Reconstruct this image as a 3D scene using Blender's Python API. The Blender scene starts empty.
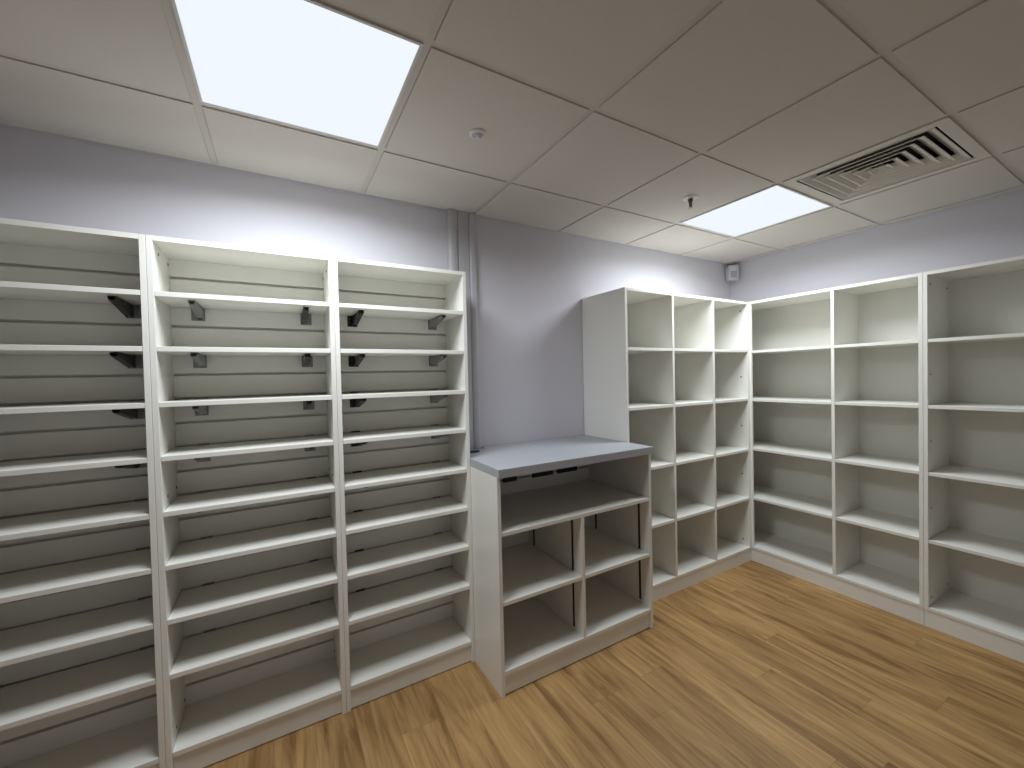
import bpy, bmesh, math, random
from mathutils import Vector, Matrix
random.seed(7)
SC = bpy.context.scene
COL = SC.collection
H = 2.3686                      # ceiling height; the floor is z = 0

# ------------------------------------------------------------------ camera
cam_d = bpy.data.cameras.new('camera')
cam = bpy.data.objects.new('camera', cam_d)
COL.objects.link(cam)
YAW, PITCH, ROLL = 0.5193, -0.0188, -0.0227
fw = Vector((math.sin(YAW)*math.cos(PITCH), math.cos(YAW)*math.cos(PITCH), math.sin(PITCH)))
rt = Vector((math.cos(YAW), -math.sin(YAW), 0)); up = rt.cross(fw)
r2 = rt*math.cos(ROLL) + up*math.sin(ROLL)
u2 = -rt*math.sin(ROLL) + up*math.cos(ROLL)
mw = Matrix((r2, u2, -fw)).transposed().to_4x4()
mw.translation = Vector((-3.3868, -1.7029, H - 0.933))
cam.matrix_world = mw
cam_d.sensor_width = 36.0
cam_d.lens = 36.0*406.37/1024
cam_d.clip_start = 0.02
SC.camera = cam

# ------------------------------------------------------------------ world, exposure
wd = bpy.data.worlds.new('world'); SC.world = wd; wd.use_nodes = True
wd.node_tree.nodes['Background'].inputs[0].default_value = (0.75, 0.8, 0.9, 1)
wd.node_tree.nodes['Background'].inputs[1].default_value = 0.05
SC.view_settings.view_transform = 'Standard'
SC.view_settings.look = 'None'
SC.view_settings.exposure = 0.0
SC.view_settings.gamma = 1.0
SC.view_settings.use_curve_mapping = False
PANEL_STRENGTH = 1.0           # glow of the diffuser sheet itself
PANEL_WATTS = 21.0             # light the panel throws down into the room
PANEL_COLOR = (0.88, 0.94, 1.0, 1)

# ------------------------------------------------------------------ materials
def mat(name, col, rough=0.5, metal=0.0, spec=0.5, noise=0.0, nscale=8.0, bump=0.0, bscale=200.0):
    m = bpy.data.materials.new(name); m.use_nodes = True
    nt = m.node_tree; b = nt.nodes['Principled BSDF']
    b.inputs['Base Color'].default_value = (*col, 1)
    b.inputs['Roughness'].default_value = rough
    b.inputs['Metallic'].default_value = metal
    b.inputs['Specular IOR Level'].default_value = spec
    tc = nt.nodes.new('ShaderNodeTexCoord')
    n = nt.nodes.new('ShaderNodeTexNoise'); n.inputs['Scale'].default_value = nscale
    n.inputs['Detail'].default_value = 4
    nt.links.new(tc.outputs['Object'], n.inputs['Vector'])
    mx = nt.nodes.new('ShaderNodeMix'); mx.data_type = 'RGBA'
    k = 1 - noise
    mx.inputs[6].default_value = (col[0]*k, col[1]*k, col[2]*k, 1)
    mx.inputs[7].default_value = (min(1, col[0]*(1+noise)), min(1, col[1]*(1+noise)), min(1, col[2]*(1+noise)), 1)
    nt.links.new(n.outputs['Fac'], mx.inputs[0]); nt.links.new(mx.outputs[2], b.inputs['Base Color'])
    if bump:
        n2 = nt.nodes.new('ShaderNodeTexNoise'); n2.inputs['Scale'].default_value = bscale
        n2.inputs['Detail'].default_value = 3
        nt.links.new(tc.outputs['Object'], n2.inputs['Vector'])
        bp = nt.nodes.new('ShaderNodeBump'); bp.inputs['Strength'].default_value = bump
        bp.inputs['Distance'].default_value = 0.002
        nt.links.new(n2.outputs['Fac'], bp.inputs['Height']); nt.links.new(bp.outputs[0], b.inputs['Normal'])
    return m

M_WHITE = mat('white_melamine', (0.85, 0.84, 0.775), 0.36, noise=0.015, nscale=3)
M_WALL = mat('lavender_wall_paint', (0.715, 0.70, 0.75), 0.75, spec=0.2, noise=0.02, nscale=1.5, bump=0.08, bscale=260)
M_TILE = mat('ceiling_tile', (0.64, 0.605, 0.56), 0.9, spec=0.1, noise=0.03, nscale=60, bump=0.15, bscale=500)
M_GRID = mat('ceiling_grid_metal', (0.60, 0.57, 0.53), 0.7, spec=0.2, noise=0.01)
M_FRAME = mat('light_frame', (0.66, 0.65, 0.64), 0.4)
M_TOP = mat('grey_laminate', (0.42, 0.43, 0.46), 0.42, noise=0.05, nscale=180, bump=0.05, bscale=400)
M_BLACK = mat('black_metal', (0.012, 0.012, 0.012), 0.35, noise=0.1, nscale=30)
M_STEEL = mat('galvanised_steel', (0.30, 0.30, 0.305), 0.42, metal=0.5, noise=0.1, nscale=40)
M_PIN = mat('dark_fastener', (0.03, 0.03, 0.028), 0.5)
M_PIPE = mat('grey_pipe_casing', (0.52, 0.52, 0.54), 0.4, noise=0.02)
M_VENT = mat('vent_beige_metal', (0.62, 0.585, 0.52), 0.5, noise=0.02)
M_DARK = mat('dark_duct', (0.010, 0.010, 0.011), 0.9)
M_PLASTIC = mat('white_plastic', (0.72, 0.72, 0.74), 0.35, noise=0.01)
M_LENS = mat('grey_lens', (0.45, 0.46, 0.52), 0.25)
M_BRONZE = mat('dull_brass', (0.17, 0.13, 0.10), 0.4, metal=0.4)

def emis(name, col, s):
    m = bpy.data.materials.new(name); m.use_nodes = True
    nt = m.node_tree; nt.nodes.remove(nt.nodes['Principled BSDF'])
    e = nt.nodes.new('ShaderNodeEmission'); e.inputs[0].default_value = col; e.inputs[1].default_value = s
    nt.links.new(e.outputs[0], nt.nodes['Material Output'].inputs[0])
    return m
M_LIGHT = emis('lit_diffuser', PANEL_COLOR, PANEL_STRENGTH)

def floor_material():
    m = bpy.data.materials.new('oak_plank_floor'); m.use_nodes = True
    nt = m.node_tree; L = nt.links; N = nt.nodes; b = N['Principled BSDF']
    tc = N.new('ShaderNodeTexCoord'); sp = N.new('ShaderNodeSeparateXYZ'); L.new(tc.outputs['Object'], sp.inputs[0])
    def mth(op, a, b=None):
        q = N.new('ShaderNodeMath'); q.operation = op
        for i, v in enumerate((a, b)):
            if v is None: continue
            if isinstance(v, (int, float)): q.inputs[i].default_value = v
            else: L.new(v, q.inputs[i])
        return q.outputs[0]
    row = mth('FLOOR', mth('DIVIDE', sp.outputs['X'], 0.15))
    wn = N.new('ShaderNodeTexWhiteNoise'); wn.noise_dimensions = '1D'; L.new(row, wn.inputs['W'])
    ysh = mth('ADD', sp.outputs['Y'], mth('MULTIPLY', wn.outputs['Value'], 7.3))
    cb = N.new('ShaderNodeCombineXYZ'); L.new(ysh, cb.inputs[0]); L.new(sp.outputs['X'], cb.inputs[1])
    br = N.new('ShaderNodeTexBrick'); L.new(cb.outputs[0], br.inputs['Vector'])
    br.inputs['Color1'].default_value = (0, 0, 0, 1); br.inputs['Color2'].default_value = (1, 1, 1, 1)
    br.inputs['Mortar'].default_value = (0.5, 0.5, 0.5, 1)
    br.inputs['Scale'].default_value = 1.0; br.inputs['Mortar Size'].default_value = 0.0007
    br.inputs['Mortar Smooth'].default_value = 0.2; br.inputs['Bias'].default_value = 0
    br.inputs['Brick Width'].default_value = 1.22; br.inputs['Row Height'].default_value = 0.15
    br.offset = 0.0; br.squash = 1.0
    # grain: noise stretched along the plank, shifted plank by plank
    mul = N.new('ShaderNodeVectorMath'); mul.operation = 'MULTIPLY'; L.new(cb.outputs[0], mul.inputs[0])
    mul.inputs[1].default_value = (2.0, 17.0, 1.0)
    sh = N.new('ShaderNodeVectorMath'); sh.operation = 'MULTIPLY_ADD'; L.new(br.outputs['Color'], sh.inputs[0])
    sh.inputs[1].default_value = (9.0, 5.0, 7.0); L.new(mul.outputs[0], sh.inputs[2])
    n1 = N.new('ShaderNodeTexNoise'); n1.inputs['Scale'].default_value = 1.0; n1.inputs['Detail'].default_value = 5
    n1.inputs['Roughness'].default_value = 0.62; n1.inputs['Distortion'].default_value = 0.7
    L.new(sh.outputs[0], n1.inputs['Vector'])
    mul2 = N.new('ShaderNodeVectorMath'); mul2.operation = 'MULTIPLY'; L.new(cb.outputs[0], mul2.inputs[0])
    mul2.inputs[1].default_value = (4.0, 70.0, 1.0)
    n2 = N.new('ShaderNodeTexNoise'); n2.inputs['Scale'].default_value = 1.0; n2.inputs['Detail'].default_value = 4
    L.new(mul2.outputs[0], n2.inputs['Vector'])
    rp = N.new('ShaderNodeValToRGB'); L.new(n1.outputs['Fac'], rp.inputs[0])
    e = rp.color_ramp.elements
    e[0].position = 0.33; e[0].color = (0.230, 0.125, 0.043, 1)
    e[1].position = 0.70; e[1].color = (0.540, 0.350, 0.145, 1)
    x = rp.color_ramp.elements.new(0.50); x.color = (0.410, 0.248, 0.097, 1)
    m1 = N.new('ShaderNodeMix'); m1.data_type = 'RGBA'; m1.blend_type = 'MULTIPLY'; m1.inputs[0].default_value = 0.6
    rp2 = N.new('ShaderNodeValToRGB'); L.new(n2.outputs['Fac'], rp2.inputs[0])
    rp2.color_ramp.elements[0].position = 0.3; rp2.color_ramp.elements[0].color = (0.72, 0.70, 0.68, 1)
    rp2.color_ramp.elements[1].position = 0.7; rp2.color_ramp.elements[1].color = (1.1, 1.1, 1.1, 1)
    L.new(rp.outputs[0], m1.inputs[6]); L.new(rp2.outputs[0], m1.inputs[7])
    rp3 = N.new('ShaderNodeValToRGB'); L.new(br.outputs['Color'], rp3.inputs[0])
    rp3.color_ramp.elements[0].color = (0.84, 0.80, 0.77, 1); rp3.color_ramp.elements[1].color = (1.08, 1.06, 1.03, 1)
    m2 = N.new('ShaderNodeMix'); m2.data_type = 'RGBA'; m2.blend_type = 'MULTIPLY'; m2.inputs[0].default_value = 1.0
    L.new(m1.outputs[2], m2.inputs[6]); L.new(rp3.outputs[0], m2.inputs[7])
    m3 = N.new('ShaderNodeMix'); m3.data_type = 'RGBA'; L.new(br.outputs['Fac'], m3.inputs[0])
    L.new(m2.outputs[2], m3.inputs[6]); m3.inputs[7].default_value = (0.20, 0.12, 0.055, 1)
    L.new(m3.outputs[2], b.inputs['Base Color'])
    b.inputs['Roughness'].default_value = 0.5; b.inputs['Specular IOR Level'].default_value = 0.35
    return m
M_FLOOR = floor_material()

# ------------------------------------------------------------------ helpers
def link(name, bm, material, parent=None):
    bmesh.ops.recalc_face_normals(bm, faces=bm.faces)
    me = bpy.data.meshes.new(name); bm.to_mesh(me); bm.free()
    me.materials.append(material)
    o = bpy.data.objects.new(name, me); COL.objects.link(o)
    if parent:
        o.parent = parent
        o.matrix_parent_inverse = Matrix.Identity(4)
    return o
def box(bm, a, b, bev=0.0):
    """axis-aligned box between corners a and b, edges bevelled by bev"""
    v = [bm.verts.new((x, y, z)) for x in (a[0], b[0]) for y in (a[1], b[1]) for z in (a[2], b[2])]
    F = [(0,1,3,2),(4,6,7,5),(0,4,5,1),(2,3,7,6),(0,2,6,4),(1,5,7,3)]
    fs = [bm.faces.new([v[i] for i in f]) for f in F]
    if bev:
        bmesh.ops.bevel(bm, geom=list({e for f in fs for e in f.edges}), offset=bev, segments=2, affect='EDGES', profile=0.5)
def prism(bm, pts, axis, lo, hi):
    """polygon pts (in the two other axes) extruded along axis from lo to hi"""
    def P(p, t):
        return {0: (t, p[0], p[1]), 1: (p[0], t, p[1]), 2: (p[0], p[1], t)}[axis]
    A = [bm.verts.new(P(p, lo)) for p in pts]; B = [bm.verts.new(P(p, hi)) for p in pts]
    bm.faces.new(A); bm.faces.new(B[::-1]); n = len(pts)
    for i in range(n): bm.faces.new([A[i], B[i], B[(i+1) % n], A[(i+1) % n]])
def lathe(bm, prof, c, seg=32, axis=2):
    """surface of revolution; prof = [(radius, offset along axis)...]"""
    rings = []
    for r, t in prof:
        ring = []
        for k in range(seg):
            a = 2*math.pi*k/seg; p = [r*math.cos(a), r*math.sin(a)]; q = [0, 0, 0]
            q[axis] = t; o2 = [i for i in range(3) if i != axis]; q[o2[0]] = p[0]; q[o2[1]] = p[1]
            ring.append(bm.verts.new(Vector(c) + Vector(q)))
        rings.append(ring)
    for a, b in zip(rings, rings[1:]):
        for k in range(seg): bm.faces.new([a[k], a[(k+1) % seg], b[(k+1) % seg], b[k]])
    bm.faces.new(rings[0]); bm.faces.new(rings[-1])
def thing(name, label, cat, loc, group=None):
    o = bpy.data.objects.new(name, None); COL.objects.link(o); o.location = loc
    o.empty_display_size = 0.1
    o['label'] = label; o['category'] = cat
    if group: o['group'] = group
    return o
def panel(name, t, a, b, material=None, bev=0.0012, label=None):
    """a board between world corners a and b as a part of thing t"""
    L = t.location; bm = bmesh.new()
    a = [a[i]-L[i] for i in range(3)]; b = [b[i]-L[i] for i in range(3)]
    box(bm, a, b, bev)
    o = link(name, bm, material or M_WHITE, t)
    if label: o['label'] = label
    return o
def struct(name, bm, m):
    o = link(name, bm, m); o['kind'] = 'structure'; return o
def Z(d): return H + d           # heights measured down from the ceiling (negative d)

WY, WX = 0.455, 0.0863           # back wall and right wall planes
LX, FY = -5.40, -2.60          # left wall and the wall behind the camera

# ------------------------------------------------------------------ room shell
bm = bmesh.new(); box(bm, (LX-.1, FY-.1, -.06), (WX+.1, WY+.1, 0)); struct('floor', bm, M_FLOOR)
bm = bmesh.new(); box(bm, (LX-.1, WY, 0), (WX+.1, WY+.1, H+.3)); struct('wall_back', bm, M_WALL)
bm = bmesh.new(); box(bm, (WX, FY-.1, 0), (WX+.1, WY, H+.3)); struct('wall_right', bm, M_WALL)
bm = bmesh.new(); box(bm, (LX-.1, FY-.1, 0), (LX, WY, H+.3)); struct('wall_left', bm, M_WALL)
bm = bmesh.new(); box(bm, (LX, FY-.1, 0), (WX, FY, H+.3)); struct('wall_front', bm, M_WALL)

# suspended ceiling: lay-in tiles with a thin shadow gap, held by a T-bar grid
xs = [LX] + [-.6*k for k in range(8, -1, -1)] + [WX]
ys = [WY] + [-.6*k for k in range(0, 5)] + [FY]
OPEN = {(-3.6, 0.0), (-1.2, 0.0), (-1.2, -0.6)}
bm = bmesh.new()
for i in range(len(xs)-1):
    for j in range(len(ys)-1):
        if any(abs(xs[i]-a) < .01 and abs(ys[j]-b) < .01 for a, b in OPEN): continue
        x0 = xs[i] + .0132; x1 = xs[i+1] - .0122
        y0 = ys[j+1] + .0122; y1 = ys[j] - .0136
        box(bm, (x0, y0, H), (x1, y1, H+.018), 0.0015)
box(bm, (LX-.1, FY-.1, H+.30), (WX+.1, WY+.1, H+.32))     # soffit above the void
ceil = struct('ceiling', bm, M_TILE)
bm = bmesh.new()
for x in xs[1:-1]: box(bm, (x-.0120, FY, H+.0045), (x+.0120, WY, H+.009)); box(bm, (x-.001, FY, H+.009), (x+.001, WY, H+.045))
for y in ys[1:-1]: box(bm, (LX, y-.0120, H+.0047), (WX, y+.0120, H+.0092)); box(bm, (LX, y-.001, H+.009), (WX, y+.001, H+.045))
# wall angle all round
box(bm, (LX, WY-.020, H+.005), (WX, WY, H+.0058)); box(bm, (WX-.020, FY, H+.005), (WX, WY-.020, H+.0058))
box(bm, (LX, FY, H+.005), (LX+.020, WY-.020, H+.0058)); box(bm, (LX, FY, H+.005), (WX, FY+.020, H+.0058))
link('ceiling_grid', bm, M_GRID, ceil)

# ------------------------------------------------------------------ ceiling light panels
def light_panel(x0, y1, label):
    cx, cy = x0+.3, y1-.3
    t = thing('ceiling_light', label, 'ceiling light', (cx, cy, H), 'square ceiling light panels')
    bm = bmesh.new(); a, b = .289, .281
    for s in ((-a, -a, a, -b), (-a, b, a, a), (-a, -b, -b, b), (b, -b, a, b)):
        box(bm, (s[0], s[1], -.001), (s[2], s[3], .010), 0.0)
    link('light_frame', bm, M_FRAME, t)
    bm = bmesh.new(); box(bm, (-b, -b, .001), (b, b, .006)); link('diffuser', bm, M_LIGHT, t)
    ld = bpy.data.lights.new('led_array', 'AREA'); ld.shape = 'SQUARE'; ld.size = 2*b-.004; ld.energy = PANEL_WATTS
    ld.color = PANEL_COLOR[:3]; ld.spread = math.radians(165)
    lo = bpy.data.objects.new('led_array', ld); COL.objects.link(lo); lo.parent = t; lo.location = (0, 0, -.002)
    bm = bmesh.new(); box(bm, (-a, -a, .0105), (a, a, .028)); link('housing', bm, M_FRAME, t)
light_panel(-3.6, 0.0, 'large glowing square ceiling light above the left shelving units')
light_panel(-1.2, 0.0, 'small-looking glowing square ceiling light beside the air vent, near the room corner')



# ------------------------------------------------------------------ air vent
t = thing('ceiling_vent', 'square beige ceiling air diffuser with concentric louvre blades', 'air vent', (-.9, -.9, H))
bm = bmesh.new()
for s in ((-.289, -.289, .289, -.248), (-.289, .248, .289, .289), (-.289, -.248, -.248, .248), (.248, -.248, .289, .248)):
    box(bm, (s[0], s[1], -.002), (s[2], s[3], .006), .0)
link('vent_frame', bm, M_VENT, t)
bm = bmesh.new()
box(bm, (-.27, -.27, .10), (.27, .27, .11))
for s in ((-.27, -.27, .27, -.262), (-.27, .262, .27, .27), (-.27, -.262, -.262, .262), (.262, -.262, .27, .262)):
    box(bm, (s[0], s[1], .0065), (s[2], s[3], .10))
link('duct_box', bm, M_DARK, t)
for k in range(6):
    h = .240 - .040*k
    bm = bmesh.new()
    prof = [(h, -.001), (h-.005, -.001), (h-.041, .026), (h-.042, .028), (h-.006, .0012), (h, .0012)]
    rows = []
    for sx, sy in ((1, 1), (-1, 1), (-1, -1), (1, -1)):
        rows.append([bm.verts.new((sx*max(p, .001), sy*max(p, .001), z)) for p, z in prof])
    n = len(prof)
    for i in range(4):
        A, B = rows[i], rows[(i+1) % 4]
        for j in range(n): bm.faces.new([A[j], A[(j+1) % n], B[(j+1) % n], B[j]])
    link('louvre_ring', bm, M_VENT, t)

# ------------------------------------------------------------------ sprinkler, sensor, alarm detector
t = thing('sprinkler_head', 'small pendant sprinkler head with dark rosette on the ceiling beside the far light', 'sprinkler', (-1.452, -.285, H))
bm = bmesh.new(); lathe(bm, [(.040, .0005), (.040, -.002), (.030, -.006), (.016, -.008)], (0, 0, 0)); link('rosette', bm, M_FRAME, t)
bm = bmesh.new(); lathe(bm, [(.013, -.004), (.013, -.018), (.009, -.020), (.0085, -.030)], (0, 0, 0), 20); link('body', bm, M_BRONZE, t)
bm = bmesh.new()
for s in (-1, 1): prism(bm, [(s*.010, -.018), (s*.0135, -.020), (s*.0095, -.046), (s*.003, -.052), (s*.003, -.048), (s*.0075, -.044)], 1, -.002, .002)
lathe(bm, [(.0028, -.030), (.0028, -.048)], (0, 0, 0), 12)
link('frame_arms', bm, M_BRONZE, t)
bm = bmesh.new(); lathe(bm, [(.012, -.052), (.012, -.0535), (.004, -.0545)], (0, 0, 0), 20); link('deflector', bm, M_STEEL, t)

t = thing('ceiling_sensor', 'tiny round white fitting in the ceiling tile beside the large light', 'ceiling fitting', (-2.700, -.282, H))
bm = bmesh.new(); lathe(bm, [(.034, .0005), (.034, -.002), (.028, -.007), (.022, -.008), (.020, -.004)], (0, 0, 0)); link('rim', bm, M_PLASTIC, t)
bm = bmesh.new(); lathe(bm, [(.0195, -.003), (.018, -.006), (.012, -.007)], (0, 0, 0)); link('recess', bm, M_PIPE, t)
bm = bmesh.new(); lathe(bm, [(.011, -.004), (.011, -.016), (.008, -.021), (.003, -.023)], (.004, -.003, 0), 24); link('lens_dome', bm, M_PLASTIC, t)

t = thing('motion_sensor', 'small white box-shaped motion detector high in the room corner', 'motion detector', (.012, .381, Z(-.088)))
t.rotation_euler = (0, 0, -math.pi/4)
bm = bmesh.new()
prism(bm, [(-.052, .050), (-.040, -.008), (-.022, -.016), (.022, -.016), (.040, -.008), (.052, .050)], 2, -.062, .062)
bmesh.ops.bevel(bm, geom=list(bm.edges), offset=.005, segments=2, affect='EDGES'); link('housing', bm, M_PLASTIC, t)
bm = bmesh.new(); prism(bm, [(-.022, -.014), (-.014, -.021), (.014, -.021), (.022, -.014)], 2, -.045, .010); link('lens', bm, M_LENS, t)

# ------------------------------------------------------------------ shared shelving pieces
T = .018
def fastener(t, x, y, z, axis, s):
    """small dark cam screw on a panel face; s = direction it faces along axis"""
    bm = bmesh.new(); L = t.location
    lathe(bm, [(.0055, -.001*s), (.0055, .0012*s), (.003, .0016*s)], (x-L[0], y-L[1], z-L[2]), 14, axis)
    return link('fastener', bm, M_PIN, t)
def slat_panel(t, x0, x1, z0, z1, yf, grooves, thick=.028, gap=.011):
    """grooved slat board: one mesh with T-slots cut along its width"""
    L = t.location; bm = bmesh.new()
    zs = sorted([z for z in grooves if z0+.02 < z < z1-.02]); lo = z0
    box(bm, (x0-L[0], yf+.020-L[1], z0-L[2]), (x1-L[0], yf+thick-L[1], z1-L[2]))
    for z in zs + [z1+gap/2]:
        hi = z-gap/2
        box(bm, (x0-L[0], yf-L[1], lo-L[2]), (x1-L[0], yf+.0202-L[1], hi-L[2]), .0008); lo = z+gap/2
    return link('back_panel', bm, M_WHITE, t)

# ------------------------------------------------------------------ the three slatted shelving units on the left
YL, YLB = .1651, .4107
XS = [-4.3870, -3.7790, -3.1767, -2.5692]
ZL = [-.6034, -.7988, -.9970, -1.1896, -1.3884, -1.5815, -1.7776, -1.9758, -2.2594]
GR = [Z(-.5015 - .0985*k) for k in range(19)]
def bracket(t, x, zs, side, mplate, marm):
    """slat-wall shelf bracket: plate on the back panel, tapered channel arm under the shelf at height zs"""
    L = t.location
    bm = bmesh.new()
    box(bm, (x-L[0], YLB-.003-L[1], zs-.052-L[2]), (x+.046-L[0], YLB-.0003-L[1], zs-.002-L[2]), .0006)
    box(bm, (x+.002-L[0], YLB-.0025-L[1], zs-.003-L[2]), (x+.044-L[0], YLB-.0004-L[1], zs+.0245-L[2]), .0006)
    p = link('bracket_plate', bm, mplate, t)
    ax = x+.004 if side < 0 else x+.022
    bm = bmesh.new()
    prof = [(YLB-.003, zs-.002), (YLB-.003, zs-.050), (YLB-.045, zs-.044), (YLB-.195, zs-.014), (YLB-.205, zs-.009), (YLB-.205, zs-.002)]
    for q in (ax, ax+.018): prism(bm, [(a-L[1], b-L[2]) for a, b in prof], 0, q-L[0], q+.002-L[0])
    box(bm, (ax-L[0], YLB-.205-L[1], zs-.004-L[2]), (ax+.020-L[0], YLB-.003-L[1], zs-.002-L[2]))
    bot = [(YLB-.040, zs-.045), (YLB-.195, zs-.0145), (YLB-.195, zs-.0125), (YLB-.040, zs-.043)]
    prism(bm, [(a-L[1], b-L[2]) for a, b in bot], 0, ax+.0018-L[0], ax+.0182-L[0])
    a = link('bracket_arm', bm, marm, p)
    return p

def slat_unit(i, label, mats):
    x0, x1 = XS[i]+.0004, XS[i+1]-.0004
    t = thing('shelving_unit', label, 'shelving unit', ((x0+x1)/2, .30, 0), 'tall slat-backed shelving units along the left')
    top = Z(-.4096)
    panel('side_panel', t, (x0, YL, 0), (x0+T, .443, top))
    panel('side_panel', t, (x1-T, YL, 0), (x1, .443, top))
    panel('top_panel', t, (x0+T, YL, top-T), (x1-T, .443, top))
    slat_panel(t, x0+T, x1-T, .09, top-T, YLB, GR)
    panel('plinth', t, (x0+T, YL+.010, 0.004), (x1-T, YL+.028, Z(ZL[8])-T))
    for k, z in enumerate(ZL):
        f = YL+.001 if k < 8 else YL+.0005
        panel('shelf', t, (x0+T+.0006, f, Z(z)-T), (x1-T-.0006, YLB-(.006 if k < 8 else .0005), Z(z)))
        if k < 8:
            bracket(t, x0+.084, Z(z)-T, 1, mats[0], mats[1])
            bracket(t, x1-.118, Z(z)-T, -1, mats[2], mats[3])
    for z in (-.455, -1.35, -2.223):
        for y in (.245, .392):
            fastener(t, x0+T, y, Z(z), 0, 1)
            if i < 2: fastener(t, x1-T, y, Z(z), 0, -1)
    return t
slat_unit(0, 'dim white slat-backed shelving unit cut off by the left edge of the photo', (M_STEEL, M_STEEL, M_STEEL, M_BLACK))
slat_unit(1, 'white slat-backed shelving unit standing in the middle of the three with black brackets', (M_STEEL, M_STEEL, M_STEEL, M_BLACK))
slat_unit(2, 'white slat-backed shelving unit between the other slatted units and the grey-topped counter', (M_BLACK, M_BLACK, M_STEEL, M_STEEL))

# ------------------------------------------------------------------ counter with grey top
X0, X1 = XS[3]+.0008, -1.5958-.0008
YF = -.1167
t = thing('counter', 'low white storage counter with a grey worktop and open compartments', 'counter', ((X0+X1)/2, .16, 0))
ztop = Z(-1.3409); zu = Z(-1.3796)
bm = bmesh.new(); L = t.location
# worktop notched at its back left corner where the pipe casings pass down
nx, ny = -2.375, .395
prism(bm, [(a-L[0], b-L[1]) for a, b in ((X0, -.137), (X1, -.137), (X1, .4535), (nx, .4535), (nx, ny), (X0, ny))], 2, zu, ztop)
bmesh.ops.bevel(bm, geom=list(bm.edges), offset=.0012, segments=2, affect='EDGES')
link('worktop', bm, M_TOP, t)['label'] = 'pale grey laminate worktop'
panel('side_panel', t, (X0, YF, 0), (X0+T, .39, zu-.0003))
panel('side_panel', t, (X1-T, YF, 0), (X1, .44, zu-.0003))
zs0, zs1, zs2 = Z(-1.6286), Z(-1.9429), Z(-2.2541)
DM = -2.0885
panel('divider', t, (DM-T/2, YF+.001, zs2), (DM+T/2, .39, zs0-T))
panel('shelf', t, (X0+T, YF+.001, zs0-T), (X1-T, .3895, zs0))
panel('shelf', t, (X0+T+.001, YF+.002, zs1-T), (DM-T/2-.001, .385, zs1))
panel('shelf', t, (DM+T/2+.001, YF+.002, zs1-T), (X1-T-.001, .385, zs1))
panel('base_panel', t, (X0+T, YF+.0005, zs2-T), (X1-T, .39, zs2))
panel('plinth', t, (X0+T, YF+.010, 0.004), (X1-T, YF+.028, zs2-T))
o = slat_panel(t, X0+T, X1-T, .09, zu-.0005, .390, [Z(-1.543)], thick=.02, gap=.007)
for a, b, dz in ((-2.268, -2.173, 0), (-2.066, -1.909, 0), (-1.877, -1.716, 0)):
    panel('slot_strip', t, (a, .386, Z(-1.556)), (b, .3995, Z(-1.528)), M_BLACK, .001, 'black strip set in the back groove')
for (px, s) in ((X0+T, 1), (DM-T/2, -1), (DM+T/2, 1), (X1-T, -1)):
    for y in (-.040, .330):
        for a, b in ((zs1+.0005, zs0-T-.0005), (Z(-2.235), zs1-T-.0005)):
            panel('shelf_track', t, (min(px-.0003*s, px+.0022*s), y-.007, a), (max(px-.0003*s, px+.0022*s), y+.007, b), M_BLACK, .0004)
# oval black collar on the worktop around the casings
bm = bmesh.new(); pts = []
for k in range(28):
    a = 2*math.pi*k/28; pts.append((-2.500+.054*math.cos(a)-L[0], .320+.024*math.sin(a)-L[1]))
prism(bm, pts, 2, ztop, ztop+.007)
link('cable_grommet', bm, M_BLACK, t)

# ------------------------------------------------------------------ cube unit against the back wall
YC = .0593; XC0, XC1 = -1.5958, -.3262
ZC = [-.7749, -1.1379, -1.5188, -1.8863, -2.2624]
t = thing('cube_shelving', 'white cube shelving unit with three columns, on the back wall beside the counter', 'shelving unit', ((XC0+XC1)/2, .25, 0))
top = Z(-.4181)
zp = Z(ZC[4])-T
panel('side_panel', t, (XC0, YC, zp), (XC0+T, .452, top))
panel('side_panel', t, (XC1-T, YC, zp), (XC1, .452, top))
edges = [XC0+T]
for c in (-1.1701, -.7507):
    panel('divider', t, (c-T/2, YC+.001, Z(ZC[4])), (c+T/2, .438, top-T)); edges += [c-T/2, c+T/2]
edges.append(XC1-T)
panel('top_panel', t, (XC0+T, YC, top-T), (XC1-T, .452, top))
panel('back_panel', t, (XC0+T, .438, zp), (XC1-T, .446, top-T), bev=0)
def ring_plinth(t, x0, y0, x1, y1, z1):
    L = t.location; bm = bmesh.new(); w = .018; z0 = 0.0
    for a in ((x0, y0, x1, y0+w), (x0, y1-w, x1, y1), (x0, y0+w, x0+w, y1-w), (x1-w, y0+w, x1, y1-w)):
        box(bm, (a[0]-L[0], a[1]-L[1], z0), (a[2]-L[0], a[3]-L[1], z1-.0004), .0008)
    return link('plinth', bm, M_WHITE, t)
ring_plinth(t, XC0, YC+.004, XC1-.0005, .450, zp)
panel('base_panel', t, (XC0+T, YC+.0005, Z(ZC[4])-T), (XC1-T, .438, Z(ZC[4])))
for z in ZC[:4]:
    for q in range(3):
        panel('shelf', t, (edges[2*q]+.0006, YC+.0015, Z(z)-T), (edges[2*q+1]-.0006, .4375, Z(z)))
for z in (-.478, -.977, -1.347, -1.714, -2.214): fastener(t, XC1-T, .112, Z(z), 0, -1)

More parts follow.
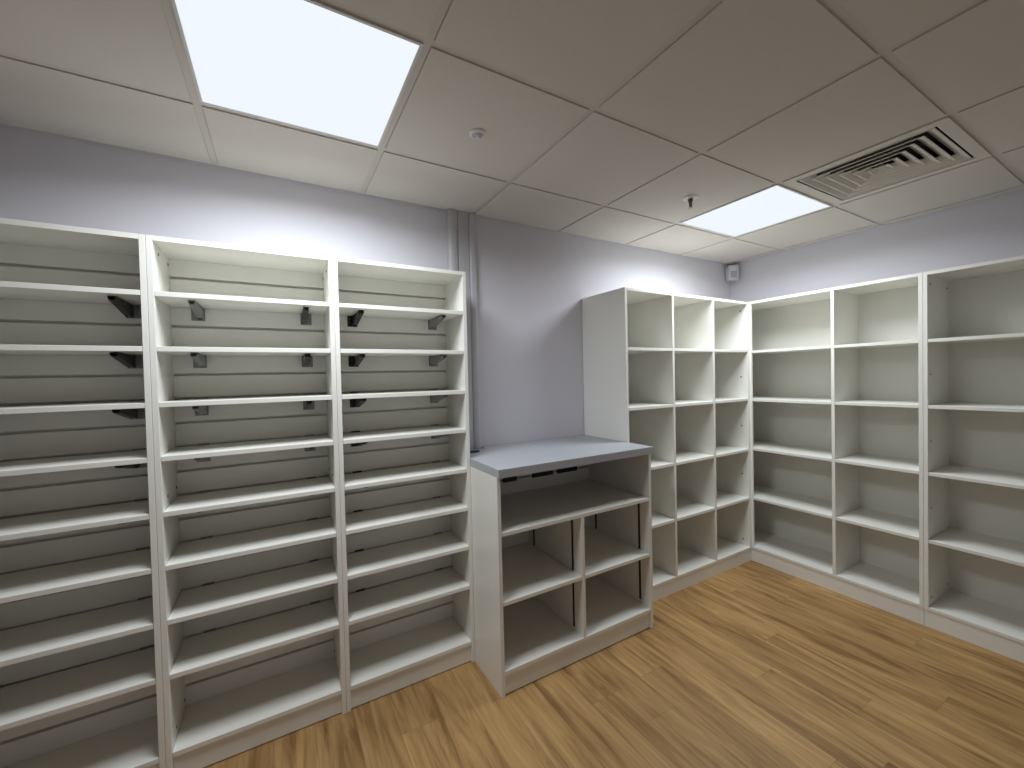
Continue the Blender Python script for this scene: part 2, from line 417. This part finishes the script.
# ------------------------------------------------------------------ shelving along the right wall
XR, XRB = -.3251, .030
ZR = [-.7818, -1.1421, -1.5094, -1.8812, -2.2554]
top = Z(-.4168)
def wall_unit(label, ya, yb, mids, first):
    """unit from y = ya (far end) to y = yb (near end) with dividers at mids"""
    t = thing('wall_shelving', label, 'shelving unit', ((XR+XRB)/2, (ya+yb)/2, 0), 'open shelving units along the right wall')
    zp = Z(ZR[4])-T
    panel('side_panel', t, (XR, ya-T, zp), (XRB+.03, ya, top))
    panel('side_panel', t, (XR, yb, zp), (XRB+.03, yb+T, top))
    edges = [ya-T]
    for c in mids:
        panel('divider', t, (XR+.001, c-T/2, Z(ZR[4])), (XRB, c+T/2, top-T)); edges += [c+T/2, c-T/2]
    edges.append(yb+T)
    panel('top_panel', t, (XR, yb+T, top-T), (XRB+.03, ya-T, top))
    panel('back_panel', t, (XRB, yb+T, zp), (XRB+.008, ya-T, top-T), bev=0)
    ring_plinth(t, XR+.004, yb+.0002, XRB+.028, ya-.0002, zp)
    panel('base_panel', t, (XR+.0005, yb+T, Z(ZR[4])-T), (XRB, ya-T, Z(ZR[4])))
    for z in ZR[:4]:
        for q in range(len(edges)//2):
            panel('shelf', t, (XR+.0015, edges[2*q+1]+.0006, Z(z)-T), (XRB-.0005, edges[2*q]-.0006, Z(z)))
    if first:
        panel('corner_post', t, (XR+.0002, YC-.016, Z(ZR[4])), (XR+.014, YC+.010, top-T))
    zz = (-.480, -.974, -1.343, -1.712, -2.212)
    if not first:
        for z in zz: fastener(t, -.279, ya-T, Z(z), 1, -1)
        for z in (zz[0], zz[4]): fastener(t, -.010, ya-T, Z(z), 1, -1)
    return t
RB = -.8878
wall_unit('open white wall shelving unit meeting the cube shelving in the corner', .4535, RB+.0004, [-.4684], True)
wall_unit('open white wall shelving unit cut off by the right edge of the photo', RB-.0004, -1.745, [-1.316], False)

# ------------------------------------------------------------------ pipe casings on the back wall
t = thing('pipe_casing', 'pale grey vertical pipe casings on the wall behind the counter', 'pipe casing', (-2.44, WY, 0))
zb = zu+.0; L = t.location
def vpipe(name, cx, r, z0, z1, depth):
    bm = bmesh.new(); pts = [(cx-r-L[0], WY-.0005-L[1])]
    for k in range(13):
        a = math.pi*k/12; pts.append((cx-r*math.cos(a)-L[0], WY-depth+r*.55-r*.55*math.sin(a)-L[1]))
    pts.append((cx+r-L[0], WY-.0005-L[1]))
    prism(bm, pts, 2, z0, z1); return link(name, bm, M_PIPE, t)
vpipe('casing', -2.527, .027, zb, H-.0015, .045)
vpipe('casing', -2.409, .021, zb, H-.0015, .040)
bm = bmesh.new(); box(bm, (-2.498-L[0], WY-.034-L[1], zb), (-2.433-L[0], WY-.0005-L[1], H-.0015), .002); link('trunking', bm, M_PIPE, t)
for cx, r, d in ((-2.527, .0285, .048), (-2.409, .0225, .043)):
    vpipe('coupler', cx, r, Z(-.112), Z(-.088), d); vpipe('coupler', cx, r, Z(-1.300), Z(-1.276), d)
bm = bmesh.new(); box(bm, (-2.4975-L[0], WY-.037-L[1], Z(-.112)), (-2.4325-L[0], WY-.0008-L[1], Z(-.088)), .001); link('coupler', bm, M_PIPE, t)
